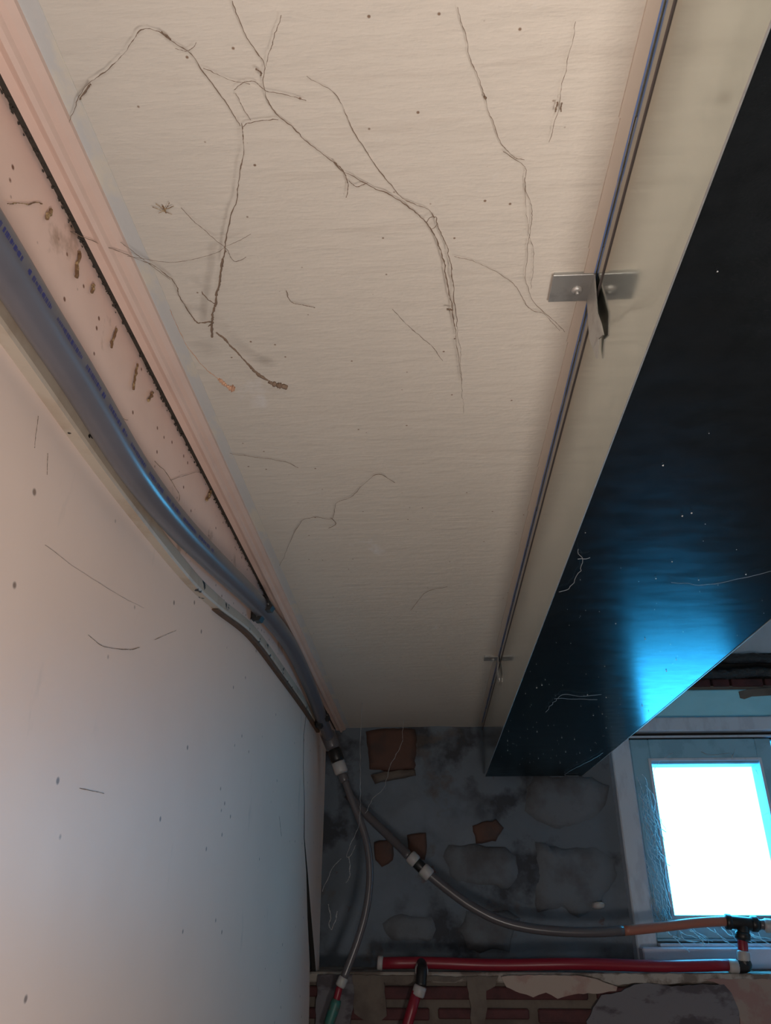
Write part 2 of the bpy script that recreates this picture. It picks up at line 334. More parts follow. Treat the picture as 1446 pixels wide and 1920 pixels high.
patch('render_patch', [(1128, 1866), (1165, 1860), (1190, 1846), (1215, 1843), (1260, 1850), (1320, 1845), (1358, 1846), (1372, 1862), (1384, 1890), (1392, 1945), (1396, 2010), (1150, 2010), (1120, 1960), (1100, 1915)], M_greyp, 1.844)
patch('pink_limewash', [(1320, 1836), (1760, 1836), (1790, 2300), (1420, 2300), (1395, 1960), (1384, 1890), (1372, 1862), (1350, 1846)], M_pinkw, 1.845)
patch('mortar_smear', [(660, 1828), (800, 1830), (872, 1832), (852, 1842), (790, 1838), (760, 1846), (720, 1842), (725, 1905), (700, 1925), (664, 1900)], M_mort, 1.845)
patch('mortar_smear', [(874, 1832), (935, 1830), (928, 1850), (912, 1858), (914, 1890), (905, 1930), (884, 1935), (882, 1880)], M_mort, 1.8455)
patch('pale_top_coat', [(1090, 1826), (1446, 1826), (1446, 1840), (1330, 1838), (1250, 1846), (1190, 1842), (1158, 1848), (1120, 1834)], M_ledge, 1.8465)
patch('grey_cement', [(596, 1828), (660, 1828), (664, 1870), (655, 1930), (590, 1930)], M_greyp, 1.843)
# ---------------------------------------------------------------- window
wn = empty('window_1', (.65, 2.0, -.10)); tag(wn, 'small overexposed basement window in a weathered painted frame', kind='structure')
j = .003
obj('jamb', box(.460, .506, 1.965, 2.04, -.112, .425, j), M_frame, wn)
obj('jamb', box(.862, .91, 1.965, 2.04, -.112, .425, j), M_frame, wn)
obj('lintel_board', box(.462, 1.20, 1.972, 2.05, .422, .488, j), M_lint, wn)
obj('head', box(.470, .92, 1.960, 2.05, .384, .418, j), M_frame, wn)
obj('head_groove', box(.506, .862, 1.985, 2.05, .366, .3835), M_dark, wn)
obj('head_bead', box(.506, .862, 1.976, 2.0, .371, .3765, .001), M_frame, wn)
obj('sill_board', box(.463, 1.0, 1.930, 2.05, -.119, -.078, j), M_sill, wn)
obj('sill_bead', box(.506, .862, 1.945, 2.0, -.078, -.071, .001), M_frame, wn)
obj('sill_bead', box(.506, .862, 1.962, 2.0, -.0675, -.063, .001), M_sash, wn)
def sash(x0, x1, gx0, gx1, gz0, gz1):
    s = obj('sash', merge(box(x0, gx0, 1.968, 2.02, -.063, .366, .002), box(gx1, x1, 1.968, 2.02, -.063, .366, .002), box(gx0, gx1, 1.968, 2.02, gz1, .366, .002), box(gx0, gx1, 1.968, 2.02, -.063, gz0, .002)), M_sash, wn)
    b = .007
    obj('glazing_bead', merge(box(gx0 - b, gx0, 1.9645, 1.9685, gz0 - b, gz1 + b * 2, .0008), box(gx1, gx1 + b, 1.9645, 1.9685, gz0 - b, gz1 + b * 2, .0008), box(gx0, gx1, 1.9645, 1.9685, gz1 + b, gz1 + 2 * b, .0008), box(gx0, gx1, 1.9645, 1.9685, gz0 - b, gz0, .0008)), M_frame, s)
    obj('pane', box(gx0 - .004, gx1 + .004, 1.987, 1.991, gz0 - .004, gz1 + .004), M_glass, s)
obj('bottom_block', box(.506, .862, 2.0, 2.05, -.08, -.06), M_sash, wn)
sash(.507, .846, .552, .808, -.017, .307)
# ---------------------------------------------------------------- duct
du = empty('ventilation_duct', (.26, 1.0, ZD)); tag(du, 'long galvanised sheet-metal duct running under the ceiling, its underside mirroring the window', 'duct')
Y0, Y1 = -1.6, 1.965
RX = lambda y: .3865 - .002 * y
def strip(fa, fb, n=60):
    V, Fc = [], []
    for k in range(n + 1):
        y = Y0 + (Y1 - Y0) * k / n; V += [fa(y), fb(y)]
        if k: Fc.append((2 * k - 2, 2 * k - 1, 2 * k + 1, 2 * k))
    return V, Fc
obj('side_sheet', strip(lambda y: (LX(y), y, H - .0005), lambda y: (LX(y), y, ZD)), M_duct, du, True)['label'] = 'near side of the duct, reflecting the cream ceiling'
obj('side_sheet', strip(lambda y: (RX(y), y, H - .0005), lambda y: (RX(y), y, ZD)), M_duct, du, True)
obj('bottom_sheet', strip(lambda y: (LX(y), y, ZD), lambda y: (RX(y), y, ZD)), M_ductb, du, True)['label'] = 'dark glossy underside of the duct'
obj('seam_shadow_line', tube([(LX(y) - .0002, y, H - .0175) for y in (Y0, 0, 1, Y1)], .0008, 6), M_seam, du)['label'] = 'dark painted shadow line of the seam along the top of the duct side'  # thin dark tube drawn for the shadow line at the seam
obj('end_cap', ([(LX(Y1), Y1, ZD), (RX(Y1), Y1, ZD), (RX(Y1), Y1, H - .0005), (LX(Y1), Y1, H - .0005)], [(0, 1, 2, 3)]), M_duct, du)
obj('folded_edge', tube([(LX(y), y, ZD) for y in (Y0, 0, 1, Y1)], .0006, 6), M_steel, du)
obj('folded_edge', tube([(RX(y), y, ZD) for y in (Y0, 0, 1, Y1)], .0008, 6), M_steel, du)
# ---------------------------------------------------------------- bracket clips
def clip(Y, label, g, sc=1.0):
    xr = LX(Y) - .0012; w_ = .0275 * sc; y0, y1 = Y - w_ / 2, Y + w_ / 2; t = .0011; L = .0300 * sc
    c = empty('duct_bracket', (xr, Y, H)); tag(c, label, 'bracket', g)
    obj('wing', merge(box(xr - L, xr, y0, y1, H - .003 - t, H - .003, .0003), box(xr - L + .001, xr - .001, y0 + .001, y1 - .001, H - .003, H)), M_steel, c)
    # hanging tongue: bent strip with a kinked, notched tip
    pr = [(xr, H - .003), (xr - .0026, H - .040 * sc), (xr - .0012, H - .050 * sc)]
    V, Fc = [], []
    rows = []
    for k, (x, z) in enumerate(pr):
        ys = (y0, (y0 + y1) / 2, y1)
        rows.append([(x, y, z) for y in ys])
    tipz = H - .060 * sc
    rows.append([(xr - .0002, y0 + .002, tipz + .002), (xr - .0004, (y0 + y1) / 2, tipz + .008), (xr - .0002, y1 - .002, tipz)])
    for r_ in rows:
        V += r_
    n = len(V)
    V += [(x - t, y, z) for x, y, z in V]
    for i in range(len(rows) - 1):
        for k in (0, 1):
            a = i * 3 + k; q = (a, a + 1, a + 4, a + 3)
            Fc += [q, tuple(n + v for v in q)[::-1]]
        for k in (0, 2):
            a = i * 3 + k; Fc.append((a, a + 3, n + a + 3, n + a))
    a = (len(rows) - 1) * 3
    for k in (0, 1): Fc.append((a + k, a + k + 1, n + a + k + 1, n + a + k))
    obj('tongue', (V, Fc), M_steel, c)
    sx, sy = xr - .0105 * sc, Y + .002
    s = obj('screw', tube([(sx, sy, H - .0038), (sx, sy, H - .0046), (sx, sy, H - .0058), (sx, sy, H - .0064)], lambda u: .0046 * sc * (1 - .55 * u * u), 14), M_steel, c, True)
    obj('screw_head', tube([(sx, sy, H - .006), (sx, sy, H - .0074), (sx, sy, H - .0082)], lambda u: .0021 * sc * (1 - .5 * u), 8), M_steel, s, True)
clip(.436, 'shiny steel bracket with hanging notched tongue nearest the viewer', 'brackets along the duct joint')
clip(1.392, 'small distant steel bracket near the far end of the duct joint', 'brackets along the duct joint', .85)
# ---------------------------------------------------------------- batten and hose on the left wall
bp = [(-.2300, y, z - .006) for y, z in ((-1.0, .293), (.1, .293), (.30, .296), (.49, .2925), (.69, .298), (.81, .311), (1.0, .339), (1.25, .350), (1.5, .357), (1.72, .358))]
bpth = spline(bp, 10)
def ribbon(path, hx, hz, taper=False):
    HZ = hz
    V, Fc = [], []
    for i, p in enumerate(path):
        hz = HZ * min(1, .1 + i / 18) if taper else HZ
        V += [(p.x - hx, p.y, p.z - hz), (p.x + hx * .8, p.y, p.z - hz), (p.x + hx, p.y, p.z - hz * .6), (p.x + hx, p.y, p.z + hz), (p.x - hx, p.y, p.z + hz)]
        if i:
            for k in range(5):
                a, b = (i - 1) * 5, i * 5; Fc.append((a + k, a + (k + 1) % 5, b + (k + 1) % 5, b + k))
    Fc += [(0, 1, 2, 3, 4), tuple(len(V) - 5 + k for k in range(5))]
    return V, Fc
bt = obj('painted_batten', ribbon(bpth, .0052, .0062), M_batten)
tag(bt, 'cream painted batten with black chips running under the grey hose', 'batten')
bo = obj('bare_edge', ribbon([p + Vector((-.001, 0, -.0080)) for p in bpth if p.y > .80], .0045, .0035, True), M_brown, bt); bo['label'] = 'bare brown lower edge'
hp = [at(-60, 330, X=-.205), at(0, 478, X=-.208), at(70, 590, X=-.209), at(150, 715, X=-.210), at(250, 878, X=-.211), at(330, 980, X=-.211), at(400, 1052, X=-.211), at(490, 1140, X=-.211), at(545, 1212, X=-.211), at(580, 1285, X=-.211), at(605, 1352, X=-.211), at(615, 1378, X=-.211)]
hp = hp[1:]; ex = hp[0] - hp[1]
hp = [Vector((-.204, hp[0].y + ex.y * 7, hp[0].z + ex.z * 3)), Vector((-.206, hp[0].y + ex.y * 3, hp[0].z + ex.z * 2)), Vector((-.2075, hp[0].y + ex.y, hp[0].z + ex.z))] + hp
hpath = spline(hp, 10)
ho = empty('grey_hose', hp[-1]); tag(ho, 'thick grey-blue plastic hose with blue printing sagging along the left wall', 'hose')
obj('hose_tube', tube(hpath, .0121, 24), M_hose, ho, True)
# printed marks: short illegible strokes along the hose
V, Fc = [], []; acc = 0; nxt = 0; run = 0
for i in range(1, len(hpath) - 1):
    p = hpath[i]
    if not (.16 < p.y < .66): continue
    tdir = (hpath[i + 1] - hpath[i - 1]).normalized(); seg_l = (hpath[i + 1] - p).length; s = 0
    nrm = Vector((.93, -.34, -.22)); nrm = (nrm - tdir * nrm.dot(tdir)).normalized(); bi = tdir.cross(nrm)
    while s < seg_l:
        run += 1
        gw = random.uniform(.0016, .003); gh = random.choice((.0018, .0026, .0026))
        if run % 17 < 14 and random.random() < .9:
            c = p + tdir * (s + gw / 2); b = len(V)
            bars = random.choice(([(0, 1)], [(0, .35), (.65, 1)], [(0, .3), (.4, .6), (.75, 1)]))
            for u0, u1 in bars:
                b = len(V)
                for du_, dv in ((u0 - .5, -1), (u1 - .5, -1), (u1 - .5, 1), (u0 - .5, 1)):
                    a = dv * gh / .0121 / 2 * 1.1
                    d = nrm * math.cos(a) + bi * math.sin(a)
                    V.append(c + tdir * (gw * .9 * du_) + d * .01225)
                Fc.append((b, b + 1, b + 2, b + 3))
        s += gw + .0007
pm = obj('printed_marking', (V, Fc), M_ink, ho); pm['label'] = 'row of smudged blue printed characters'; pm['kind'] = 'stuff'
bc = [p + Vector((-.0072, 0, .0150)) for p in hpath if p.y < 1.02]
tag(obj('brown_tube', tube(bc, .0038, 10), M_brown, None, True), 'thin brown tube along the upper side of the grey hose', 'cable')  # thin brown tube offset from the hose path
def hose_clip(px, label, X=-.211, wall=True):
    p = at(*px, X=X); i = min(range(len(hpath)), key=lambda k: (hpath[k] - p).length); p = hpath[i]
    t_ = (hpath[i + 1] - hpath[i - 1]).normalized()
    c = empty('hose_clip', p); tag(c, label, 'clip', 'black clips holding the hose')
    nrm = Vector((1, 0, 0)); nrm = (nrm - t_ * nrm.x).normalized(); bi = t_.cross(nrm)
    V, Fc = [], []; n = 16; hw = .0105
    for k in range(n + 1):        # open C ring
        a = math.radians(108) + math.radians(262) * k / n
        d = nrm * math.cos(a) + bi * math.sin(a)
        for r_, s in ((.0123, -hw), (.0123, hw), (.0215, hw), (.0215, -hw)): V.append(p + d * r_ + t_ * s)
        if k:
            for q in range(4): Fc.append((4 * k - 4 + q, 4 * k - 4 + (q + 1) % 4, 4 * k + (q + 1) % 4, 4 * k + q))
    Fc += [(0, 1, 2, 3), tuple(4 * n + q for q in range(4))]
    obj('ring', (V, Fc), M_clip, c, True)
    f = []
    for s, z in ((-1, -1), (1, -1), (1, 1), (-1, 1)):
        f += [p - nrm * .0125 + t_ * s * .0085 + bi * z * .0165, p - nrm * .0205 + t_ * s * .010 + bi * z * .019]
    obj('foot', ([f[0], f[2], f[4], f[6], f[1], f[3], f[5], f[7]], [(0, 1, 2, 3), (4, 7, 6, 5), (0, 4, 5, 1), (1, 5, 6, 2), (2, 6, 7, 3), (3, 7, 4, 0)]), M_clip, c)
    for ang in (110, 368):
        q = p + (nrm * math.cos(math.radians(ang)) + bi * math.sin(math.radians(ang))) * .0178
        obj('lug', tube([q - t_ * .0095, q + t_ * .0095], .0068, 6), M_clip, c)
hose_clip((490, 1140), 'black plastic clip gripping the hose midway along the wall')
hose_clip((603, 1348), 'black plastic clip at the far end of the hose')
# ---------------------------------------------------------------- thin pipes and fittings at the far end
def seq(pts, Y): return [at(x, y, Y=Y) for x, y in pts]
def collar(name, parent, a, b, r, m, seg=16):
    d = (b - a).normalized(); L = (b - a).length
    return obj(name, tube([a, a + d * L * .12, a + d * L * .88, b], lambda u: r * (.86 if u in (0, 1) else 1), seg), m, parent, True)
YC = 1.86
fa = empty('hose_coupling', at(625, 1400, Y=1.80)); tag(fa, 'grey and black coupling stepping the hose down to a thin pipe', 'coupling')
def seg2(p, q, Y): return at(*p, Y=Y), at(*q, Y=Y)
collar('nut', fa, *seg2((614, 1374), (626, 1404), 1.76), .0165, M_thin)
collar('body', fa, *seg2((626, 1404), (634, 1428), 1.77), .0150, M_clip)
collar('nut', fa, *seg2((633, 1426), (641, 1450), 1.78), .0150, M_white)
collar('reducer', fa, *seg2((641, 1450), (648, 1466), 1.79), .0105, M_thin)
dp = empty('down_pipe', at(648, 1466, Y=1.79)); tag(dp, 'thin grey pipe curving down from the hose coupling in the corner', 'pipe')
path = [at(647, 1463, Y=1.79), at(660, 1500, Y=1.79), at(676, 1540, Y=1.79), at(689, 1585, Y=1.79), at(694, 1640, Y=1.79), at(688, 1700, Y=1.79), at(672, 1760, Y=1.79), at(644, 1836, Y=1.79)]
obj('pipe_tube', tube(spline(path, 8), .0078, 14), M_thin, dp, True)
gc = empty('green_coupler', at(640, 1838, Y=1.79)); tag(gc, 'worn green pipe coupler at the bottom of the thin down pipe', 'coupling')
collar('nut', gc, *seg2((645, 1832), (637, 1850), 1.79), .0100, M_white)
collar('neck', gc, *seg2((637, 1850), (630, 1878), 1.79), .0068, M_red)
collar('body', gc, *seg2((632, 1874), (612, 1935), 1.79), .0105, M_green)
cpp = empty('cross_pipe', at(785, 1620, Y=YC)); tag(cpp, 'thin pipe sagging across the stone wall towards the black tee', 'pipe')
p1 = [at(652, 1490, Y=1.92), at(690, 1530, Y=1.91), at(735, 1573, Y=1.89), at(768, 1606, Y=YC)]
obj('pipe_tube', tube(spline(p1, 8), .0098, 14), M_thin, cpp, True)
p2 = [at(803, 1638, Y=YC), at(840, 1668, Y=YC), at(885, 1700, Y=YC), at(940, 1727, Y=YC), at(1005, 1742, Y=YC), at(1090, 1748, Y=YC), at(1170, 1745, Y=YC)]
p3 = [at(1170, 1745, Y=YC), at(1240, 1738, Y=YC), at(1310, 1730, Y=YC), at(1366, 1727, Y=YC)]
full = spline(p2 + p3[1:], 8); k = 6 * 8
obj('pipe_tube', tube(full[:k + 1], .0098, 14), M_thin, cpp, True)
o = obj('pipe_tube', tube(full[k:], .0098, 14), M_orange, cpp, True); o['label'] = 'orange end of the pipe in front of the window'
co = empty('straight_coupling', at(786, 1622, Y=YC)); tag(co, 'black straight coupling with two white collars on the sagging pipe', 'coupling')
collar('collar', co, *seg2((768, 1604), (781, 1617), YC), .0142, M_white)
collar('body', co, *seg2((779, 1615), (795, 1631), YC), .0122, M_clip)
collar('collar', co, *seg2((792, 1628), (807, 1643), YC), .0142, M_white)
te = empty('tee_fitting', at(1400, 1732, Y=YC)); tag(te, 'black tee fitting in front of the window sill', 'fitting')
te1, te2 = seg2((1362, 1728), (1424, 1734), YC)
collar('body', te, te1, te2, .0125, M_clip)
collar('rim', te, *seg2((1360, 1728), (1371, 1729), YC), .0150, M_clip); collar('rim', te, *seg2((1408, 1732), (1421, 1733), YC), .0150, M_clip)
collar('branch', te, *seg2((1394, 1734), (1393, 1764), YC), .0125, M_clip); collar('rim', te, *seg2((1393, 1748), (1393, 1762), YC), .0150, M_clip)
sp = empty('stub_pipe', at(1430, 1735, Y=YC)); tag(sp, 'short grey and white pipe stub leaving the tee to the right', 'pipe')
collar('pipe_tube', sp, *seg2((1421, 1733), (1500, 1742), YC), .0100, M_thin)
collar('collar', sp, *seg2((1432, 1735), (1462, 1738), YC), .0135, M_white)
rp = empty('riser_pipe', at(1393, 1775, Y=YC)); tag(rp, 'short upright red pipe between the tee and the elbow', 'pipe')
collar('pipe_tube', rp, *seg2((1392, 1758), (1395, 1800), YC), .0100, M_red)
collar('collar', rp, *seg2((1394, 1783), (1395, 1803), YC), .0128, M_white)
el = empty('pipe_elbow', at(1396, 1812, Y=YC)); tag(el, 'black elbow fitting on the ledge below the tee', 'fitting')
e1, e2, e3 = at(1382, 1813, Y=YC), at(1397, 1812, Y=YC), at(1396, 1800, Y=YC)
obj('elbow_body', tube(spline([e1, e1.lerp(e2, .7), e2 + Vector((.002, 0, .002)), e2.lerp(e3, .7), e3], 6), .0122, 14), M_clip, el, True)
rh = empty('red_pipe', at(1050, 1808, Y=YC)); tag(rh, 'long red plastic pipe lying along the ledge', 'pipe')
a, b = at(716, 1806, Y=YC), at(1376, 1811, Y=YC)
obj('pipe_tube', tube([a.lerp(b, i / 20) + Vector((0, .002 * math.sin(i), .0015 * math.sin(i * .7))) for i in range(21)], .0112, 16), M_red, rh, True)
collar('collar', rh, *seg2((1366, 1812), (1384, 1813), YC), .0138, M_white)
collar('collar', rh, *seg2((708, 1805), (718, 1806), YC), .0135, M_white)
dr = empty('drop_pipe', at(785, 1860, Y=1.82)); tag(dr, 'red pipe dropping from a black elbow over the ledge edge', 'pipe')
YD = 1.815
q0, q1 = at(782, 1860, Y=YD), at(760, 1935, Y=YD)
obj('pipe_tube', tube([q0, q0.lerp(q1, .5), q1, q1 + (q1 - q0) * 2], .0105, 16), M_red, dr, True)
collar('collar', dr, *seg2((789, 1848), (783, 1868), YD), .0130, M_white)
obj('elbow_body', tube(spline([at(790, 1806, Y=1.862), at(791, 1812, Y=1.84), at(791, 1822, Y=1.822), at(789, 1850, Y=YD)], 6), .0112, 16), M_clip, dr, True)
collar('collar', dr, at(790, 1815, Y=1.846), at(791, 1821, Y=1.826), .0135, M_white)
# ---------------------------------------------------------------- wrapped cables over the window
def cable(y0, label, r):
    p = [at(1295, y0 + 1, Y=1.965)] + [at(1295 + 40 * k, y0 + random.uniform(-2, 2) - k * .8, Y=1.965) for k in range(1, 9)]
    c = tube(spline(p, 14), r, 14); c = ([v + Vector((0, .0035 * noise.noise(v * 60), .0035 * noise.noise(v * 70 + Vector((3, 3, 3))))) for v in c[0]], c[1])
    tag(obj('wrapped_cable', c, M_cable, None, True), label, 'cable', 'black cables over the window')
cable(1239, 'upper of two black wrapped cables above the window', .0125)
cable(1264, 'lower of two black wrapped cables above the window', .0125)
# ---------------------------------------------------------------- cobwebs
def web(name, strands, label, m, cat='cobweb', drop=0.006, plane='Z', val=None, group=None, wob=.0012, stuff=False, part='strand'):
    """strands: list of (pixels, radius or (r0, r1)[, height drop])"""
    parts = []
    for s in strands:
        px, r = s[0], s[1]; d = s[2] if len(s) > 2 else drop
        if plane == 'Z': pts = [at(x, y, Z=H - d) for x, y in px]
        elif plane == 'Y': pts = [at(x, y, Y=val if len(s) < 3 else s[2]) for x, y in px]
        else: pts = [at(x, y, X=val) for x, y in px]
        if plane == 'D': pts = [at(x, y, Z=ZD - .002) for x, y in px]
        path = spline(pts, 7) if len(pts) > 2 else spline(pts, 8)
        sd = random.random() * 50
        path = spline(path, 2); fz = wob * .45
        path = [p + Vector((noise.noise(p * 420 + Vector((sd, 5, 0))), noise.noise(p * 420 + Vector((0, sd, 7))), 0)) * fz for p in path]
        path = [p + Vector((noise.noise(p * 90 + Vector((sd, 0, 0))), noise.noise(p * 90 + Vector((0, sd, 0))), .6 * noise.noise(p * 90 + Vector((0, 0, sd))))) * wob for p in path]
        r0, r1 = r if isinstance(r, tuple) else (r, r)
        parts.append((path[0], tube(path, lambda u, r0=r0, r1=r1, sd=sd: (r0 + (r1 - r0) * u) * max(.35, 1 + .7 * noise.noise(Vector((u * 14, sd, 0))) + .8 * noise.noise(Vector((u * 55, sd, 3)))), 5)))
    if stuff or len(parts) == 1:
        o = obj(name, merge(*[p[1] for p in parts]), m)
        return tag(o, label, cat, group, 'stuff' if stuff else None)
    o = tag(empty(name, parts[0][0]), label, cat, group)
    for p in parts: obj(part, p[1], m, o)
    return o
G = 'sooty cobwebs under the ceiling'
W = .00021
web('cobweb', [([(128, 232), (160, 165), (215, 120), (245, 80), (262, 58), (285, 54), (312, 68), (352, 95), (380, 132), (415, 180), (452, 235)], (W * .9, W)), ([(300, 60), (314, 70), (320, 75)], W * 2.2), ([(150, 185), (168, 160)], W * 2), ([(380, 128), (400, 135), (430, 150), (470, 160)], W * .7), ([(330, 92), (352, 96), (366, 82)], W * .6)], 'sooty cobweb arching across the ceiling near the caulked trim', M_web, group=G)
web('cobweb', [([(452, 232), (456, 262), (452, 310), (444, 365), (425, 450), (416, 500)], (W * 1.2, W * 1.8), .012), ([(417, 485), (412, 530), (402, 575), (398, 600), (398, 632)], (W * 3.4, W * 4.2), .03), ([(392, 612), (398, 604), (372, 606), (362, 598)], W * 2.2, .03), ([(404, 572), (388, 560), (378, 548)], W * 1.6, .03), ([(404, 622), (430, 645), (462, 680), (490, 705), (522, 726)], (W * 2.4, W * 4.5), .05), ([(505, 716), (520, 722), (538, 728)], (W * 6, W * 10), .05)], 'thick sooty cobweb strand hanging down and ending in a dark tuft', M_web, group=G)
web('cobweb', [([(318, 580), (345, 640), (385, 690), (415, 715)], (W * .8, W * 1.6), .07), ([(410, 710), (425, 722), (440, 730)], (W * 5, W * 9), .07)], 'faint rusty cobweb strand with a pale orange tuft', M_webo, group=G)
web('cobweb', [([(435, 0), (458, 60), (482, 100), (495, 122), (495, 168), (515, 210), (545, 235), (572, 262), (625, 305), (655, 328), (700, 352), (740, 370), (775, 395), (800, 418)], (W * .9, W * 1.4)), ([(530, 25), (510, 80), (497, 120)], W * .7), ([(625, 302), (645, 325), (652, 348), (648, 370)], (W * 1.4, W)), ([(652, 338), (668, 350), (690, 345)], W), ([(455, 238), (468, 232), (490, 228), (520, 224)], W), ([(440, 172), (455, 158), (475, 154), (495, 168), (545, 180), (575, 188)], W * .8), ([(442, 175), (455, 200), (470, 225)], W * .7), ([(480, 130), (490, 135), (488, 142)], W * 2)], 'long branching sooty cobweb running diagonally over the middle ceiling', M_web, group=G)
web('cobweb', [([(795, 412), (818, 445), (832, 490), (845, 560), (853, 612)], (W * 1.5, W * 2), .008), ([(818, 410), (828, 440), (842, 480), (850, 540), (857, 612)], (W, W * 1.6), .008), ([(838, 580), (850, 582)], W * 3, .008), ([(853, 612), (858, 660), (866, 720), (869, 775)], (W * 1.2, W * .5), .008), ([(857, 612), (864, 670), (866, 720)], W * .6, .008), ([(800, 418), (808, 408), (818, 408), (820, 422), (810, 430)], W, .008)], 'double stranded sooty cobweb dropping towards the ceiling centre', M_web, group=G)
web('cobweb', [([(575, 145), (620, 170), (640, 195), (655, 230), (690, 290), (735, 350), (760, 374), (800, 390), (815, 408)], (W * .6, W))], 'fine sooty strand curving beside the long branching cobweb', M_web, group=G, drop=.004)
web('cobweb', [([(858, 15), (875, 80), (890, 130), (910, 185), (925, 235), (942, 272), (960, 292), (985, 300)], W * .7, .004), ([(945, 285), (985, 315), (985, 350), (998, 400), (992, 450), (986, 520), (1000, 565), (1038, 600), (1060, 622)], W * .7, .004), ([(906, 180), (912, 186)], W * 3, .004), ([(850, 480), (900, 495), (960, 530), (990, 575), (1020, 590), (1050, 620)], W * .7, .004), ([(985, 330), (990, 420), (1000, 480), (998, 540)], W * .55, .004)], 'ragged sooty cobweb trailing beside the duct towards the near bracket', M_web, group=G)
web('cobweb', [([(1082, 38), (1062, 120), (1048, 200), (1030, 268)], W * .6), ([(1046, 190), (1044, 208)], W * 2), ([(1054, 190), (1051, 208)], W * 2)], 'short sooty strand with two dark flecks near the duct joint', M_web, group=G, drop=.004)
web('cobweb', [([(100, 420), (180, 455), (240, 478), (290, 500), (330, 532), (338, 555), (365, 600)], (W, W * 1.5), .012), ([(240, 480), (320, 492), (390, 478), (440, 455), (470, 440)], W * .6, .012), ([(225, 455), (260, 480), (320, 525)], W * .8, .012), ([(340, 390), (380, 430), (420, 462), (440, 490), (460, 482)], W * .8, .012)], 'tangled sooty cobweb reaching from the trim over the ceiling', M_web, group=G)
web('cobweb', [([(535, 545), (548, 568), (570, 572), (590, 576)], W), ([(735, 580), (770, 615), (800, 640), (830, 675)], W * .7), ([(525, 1060), (560, 985), (585, 970), (622, 972), (630, 945), (650, 935), (662, 928), (705, 890), (740, 905)], W), ([(622, 972), (630, 982), (618, 990)], W * 1.4), ([(430, 850), (480, 858), (530, 865), (560, 878)], W * .9), ([(770, 1145), (800, 1110), (840, 1100)], W * 1.1)], 'scattered fine cobweb threads on the far half of the ceiling', M_web, group=G, drop=.003)
web('dead_spider', [([(292, 382), (308, 392), (325, 386)], W), ([(286, 388), (308, 396), (322, 402)], W), ([(298, 400), (308, 394), (318, 380)], W), ([(306, 386), (312, 400)], W * 2.5)], 'small rusty dead spider with splayed legs on the ceiling', M_crumb, cat='spider', drop=.003, wob=.0004, part='leg')
# pale webs at the far end
web('cobweb', [([(680, 1290), (676, 1400), (676, 1480), (674, 1540), (660, 1580), (650, 1602), (656, 1606), (668, 1584)], .0005), ([(757, 1350), (752, 1395), (735, 1430), (718, 1480), (700, 1496), (685, 1525)], .0005), ([(655, 1606), (656, 1640), (648, 1655)], .0008), ([(615, 1695), (620, 1720), (617, 1735), (622, 1742), (630, 1725), (632, 1708)], .0009), ([(605, 1672), (622, 1630), (640, 1610)], .0005)], 'pale cobweb strands hanging in the far corner by the down pipe', M_webw, plane='Y', val=1.74, wob=.002)
st_ = []
for k in range(60):
    t_ = random.random(); y0 = 1450 + 270 * t_; xl = 1200 + 30 * (y0 - 1450) / 270 + random.uniform(-8, 12)
    st_.append(([(xl, y0), (xl + random.uniform(4, 18), y0 + random.uniform(15, 40)), (xl + random.uniform(14, 36), min(1725, y0 + random.uniform(45, 90)))], random.uniform(.0005, .0009)))
web('cobweb', st_, 'dense pale cobweb over the left edge of the bright window', M_webw, plane='Y', val=1.945, wob=.004, stuff=True)
st_ = []
for k in range(18):
    x0 = random.uniform(1235, 1400); y0 = random.uniform(1720, 1750)
    st_.append(([(x0, y0), (x0 + random.uniform(10, 30), y0 + random.uniform(10, 22)), (x0 + random.uniform(25, 70), y0 + random.uniform(20, 45))], random.uniform(.0005, .0010)))
web('cobweb', st_, 'pale cobweb threads along the bottom rail of the window', M_webw, plane='Y', val=1.925, wob=.003, stuff=True)
web('cobweb', [([(1315, 1410), (1335, 1416), (1368, 1412), (1374, 1420), (1378, 1404)], .0006), ([(1225, 1445), (1240, 1425), (1262, 1412)], .0004), ([(1430, 1530), (1446, 1522)], .0008), ([(1416, 1440), (1421, 1452)], .001)], 'few pale threads on the top rail of the window', M_webw, plane='Y', val=1.965, wob=.002)
# webs and dust on the duct underside (hanging 2 mm below it)
st_ = [([(1025, 1335), (1040, 1315), (1058, 1302), (1090, 1306), (1130, 1302)], .0003), ([(1050, 1110), (1070, 1100), (1090, 1060), (1085, 1030)], .0003), ([(1260, 1092), (1320, 1096), (1390, 1085), (1446, 1070)], .00018), ([(1080, 1050), (1110, 1045)], .0003), ([(1085, 1455), (1060, 1452), (1110, 1425), (1130, 1412)], .0004), ([(1040, 1310), (1060, 1310), (1120, 1312)], .0003)]
dw = tag(empty('cobweb', at(1058, 1302, Z=ZD - .003)), 'thin pale cobwebs clinging under the dark duct', 'cobweb')
for px, r in st_:
    p = spline([at(x, y, Z=ZD - .003) for x, y in px], 8); obj('strand', tube([q + Vector((noise.noise(q * 80), noise.noise(q * 85), 0)) * .003 for q in p], r, 5), M_webw, dw)
V, Fc = [], []
for k in range(150):
    y = random.uniform(.28, 1.8); x = random.uniform(LX(y) + .003, RX(y) - .003); s = random.choice((.0004, .0005, .0006, .001)) * (1 + .4 * (y > 1)); a = random.random() * 3
    b = len(V); V += [(x + s * math.cos(a), y + s * math.sin(a), ZD - .0006), (x + s * math.cos(a + 2), y + s * math.sin(a + 2), ZD - .0007), (x + s * .7 * math.cos(a + 4.1), y + s * math.sin(a + 4.1), ZD - .0006), (x, y, ZD - .0006 - s)]
    Fc += [(b, b + 1, b + 3), (b + 1, b + 2, b + 3), (b + 2, b, b + 3), (b, b + 2, b + 1)]
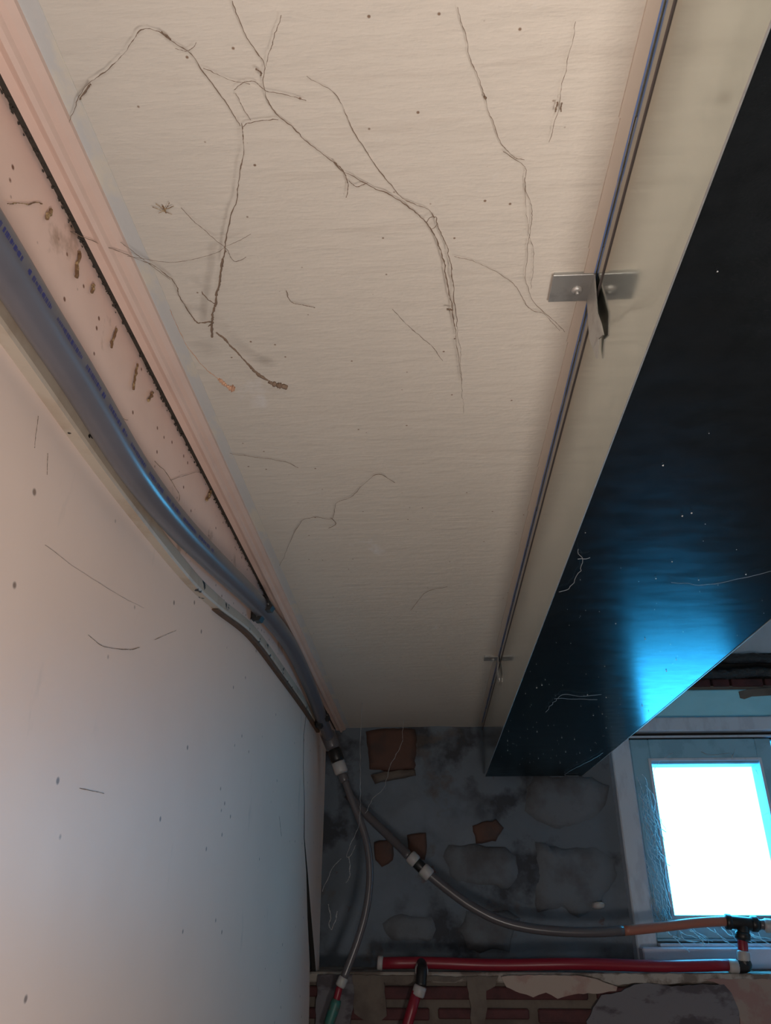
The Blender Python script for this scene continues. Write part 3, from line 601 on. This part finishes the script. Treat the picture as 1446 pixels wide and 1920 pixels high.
d_ = obj('dust_flakes', (V, Fc), M_flake, du); d_['kind'] = 'stuff'; d_['label'] = 'pale dust specks stuck to the underside'
# ---------------------------------------------------------------- dirt in the crack of the trim
V, Fc = [], []
for k in range(420):
    y = .2 + 1.3 * random.random() ** 1.5; x = -.2240 + random.uniform(-.0014, .0012); z = H - .0065 - random.uniform(0, .003); s = random.uniform(.0005, .0013)
    b = len(V)
    for d in ((1, 0, 0), (-1, 0, 0), (0, 1, 0), (0, -1, 0), (0, 0, 1), (0, 0, -1)): V.append((x + d[0] * s * random.uniform(.5, 1.2), y + d[1] * s * random.uniform(.6, 2), z + d[2] * s))
    for i in (0, 1):
        for jj in (2, 3):
            for kk in (4, 5): Fc.append((b + i, b + jj, b + kk))
d_ = obj('crack_dirt', (V, Fc), M_crack, tr); d_['kind'] = 'stuff'; d_['label'] = 'sooty crumbs lining the open crack'
crumbs = [((150, 470), (142, 520), .0014, 'longest dirt crumb hanging from the trim crack near the top'), ((95, 390), (88, 412), .0012, 'tan dirt crumb hanging below the trim crack, uppermost'), ((218, 615), (208, 652), .001, 'dirt crumb dangling from the trim crack above the hose printing'), ((258, 682), (250, 730), .0011, 'forked dirt crumb hanging midway down the trim crack'), ((286, 735), (278, 752), .0012, 'stubby dirt crumb beside the trim crack'), ((395, 920), (388, 940), .0018, 'reddish dirt clump at the lower trim crack'), ((176, 532), (172, 546), .0012, 'tiny pale dirt crumb between two longer ones on the trim crack')]
for a_, b_, r_, lab in crumbs:
    p0, p1 = at(*a_, X=-.2245), at(*b_, X=-.2235); pth = [p0.lerp(p1, i / 8) + Vector((random.uniform(-.0006, .0006), random.uniform(-.001, .001), random.uniform(-.001, .001))) for i in range(9)]
    tag(obj('dirt_crumb', tube(pth, lambda u: r_ * (.7 + .5 * random.random()), 6), M_crumb), lab, 'dirt', 'dirt crumbs on the trim crack')
web('cobweb', [([(150, 672), (185, 710), (205, 745), (228, 782), (240, 788)], (W * 1.4, W)), ([(290, 865), (310, 885), (335, 925), (335, 940)], W), ([(320, 900), (370, 885), (410, 880)], W * .8), ([(12, 380), (40, 382), (78, 380)], W * 1.4)], 'reddish cobweb threads on the pink wall beside the hose', M_crumb, plane='X', val=-.2245)
web('cobweb', [([(165, 1190), (190, 1210), (215, 1216), (245, 1218), (262, 1214)], (W * .6, W * 1.2)), ([(85, 1022), (150, 1070), (230, 1120), (270, 1140)], W * .4), ([(150, 1478), (195, 1488)], W * .8), ([(290, 1200), (330, 1182)], W * .7), ([(72, 780), (65, 840)], W * .6), ([(90, 850), (88, 890)], W * .7), ([(524, 1530), (527, 1560), (528, 1568)], W * .9)], 'hairline dark cobweb threads on the white wall panel', M_web, plane='X', val=XW + .0005, wob=.0004)
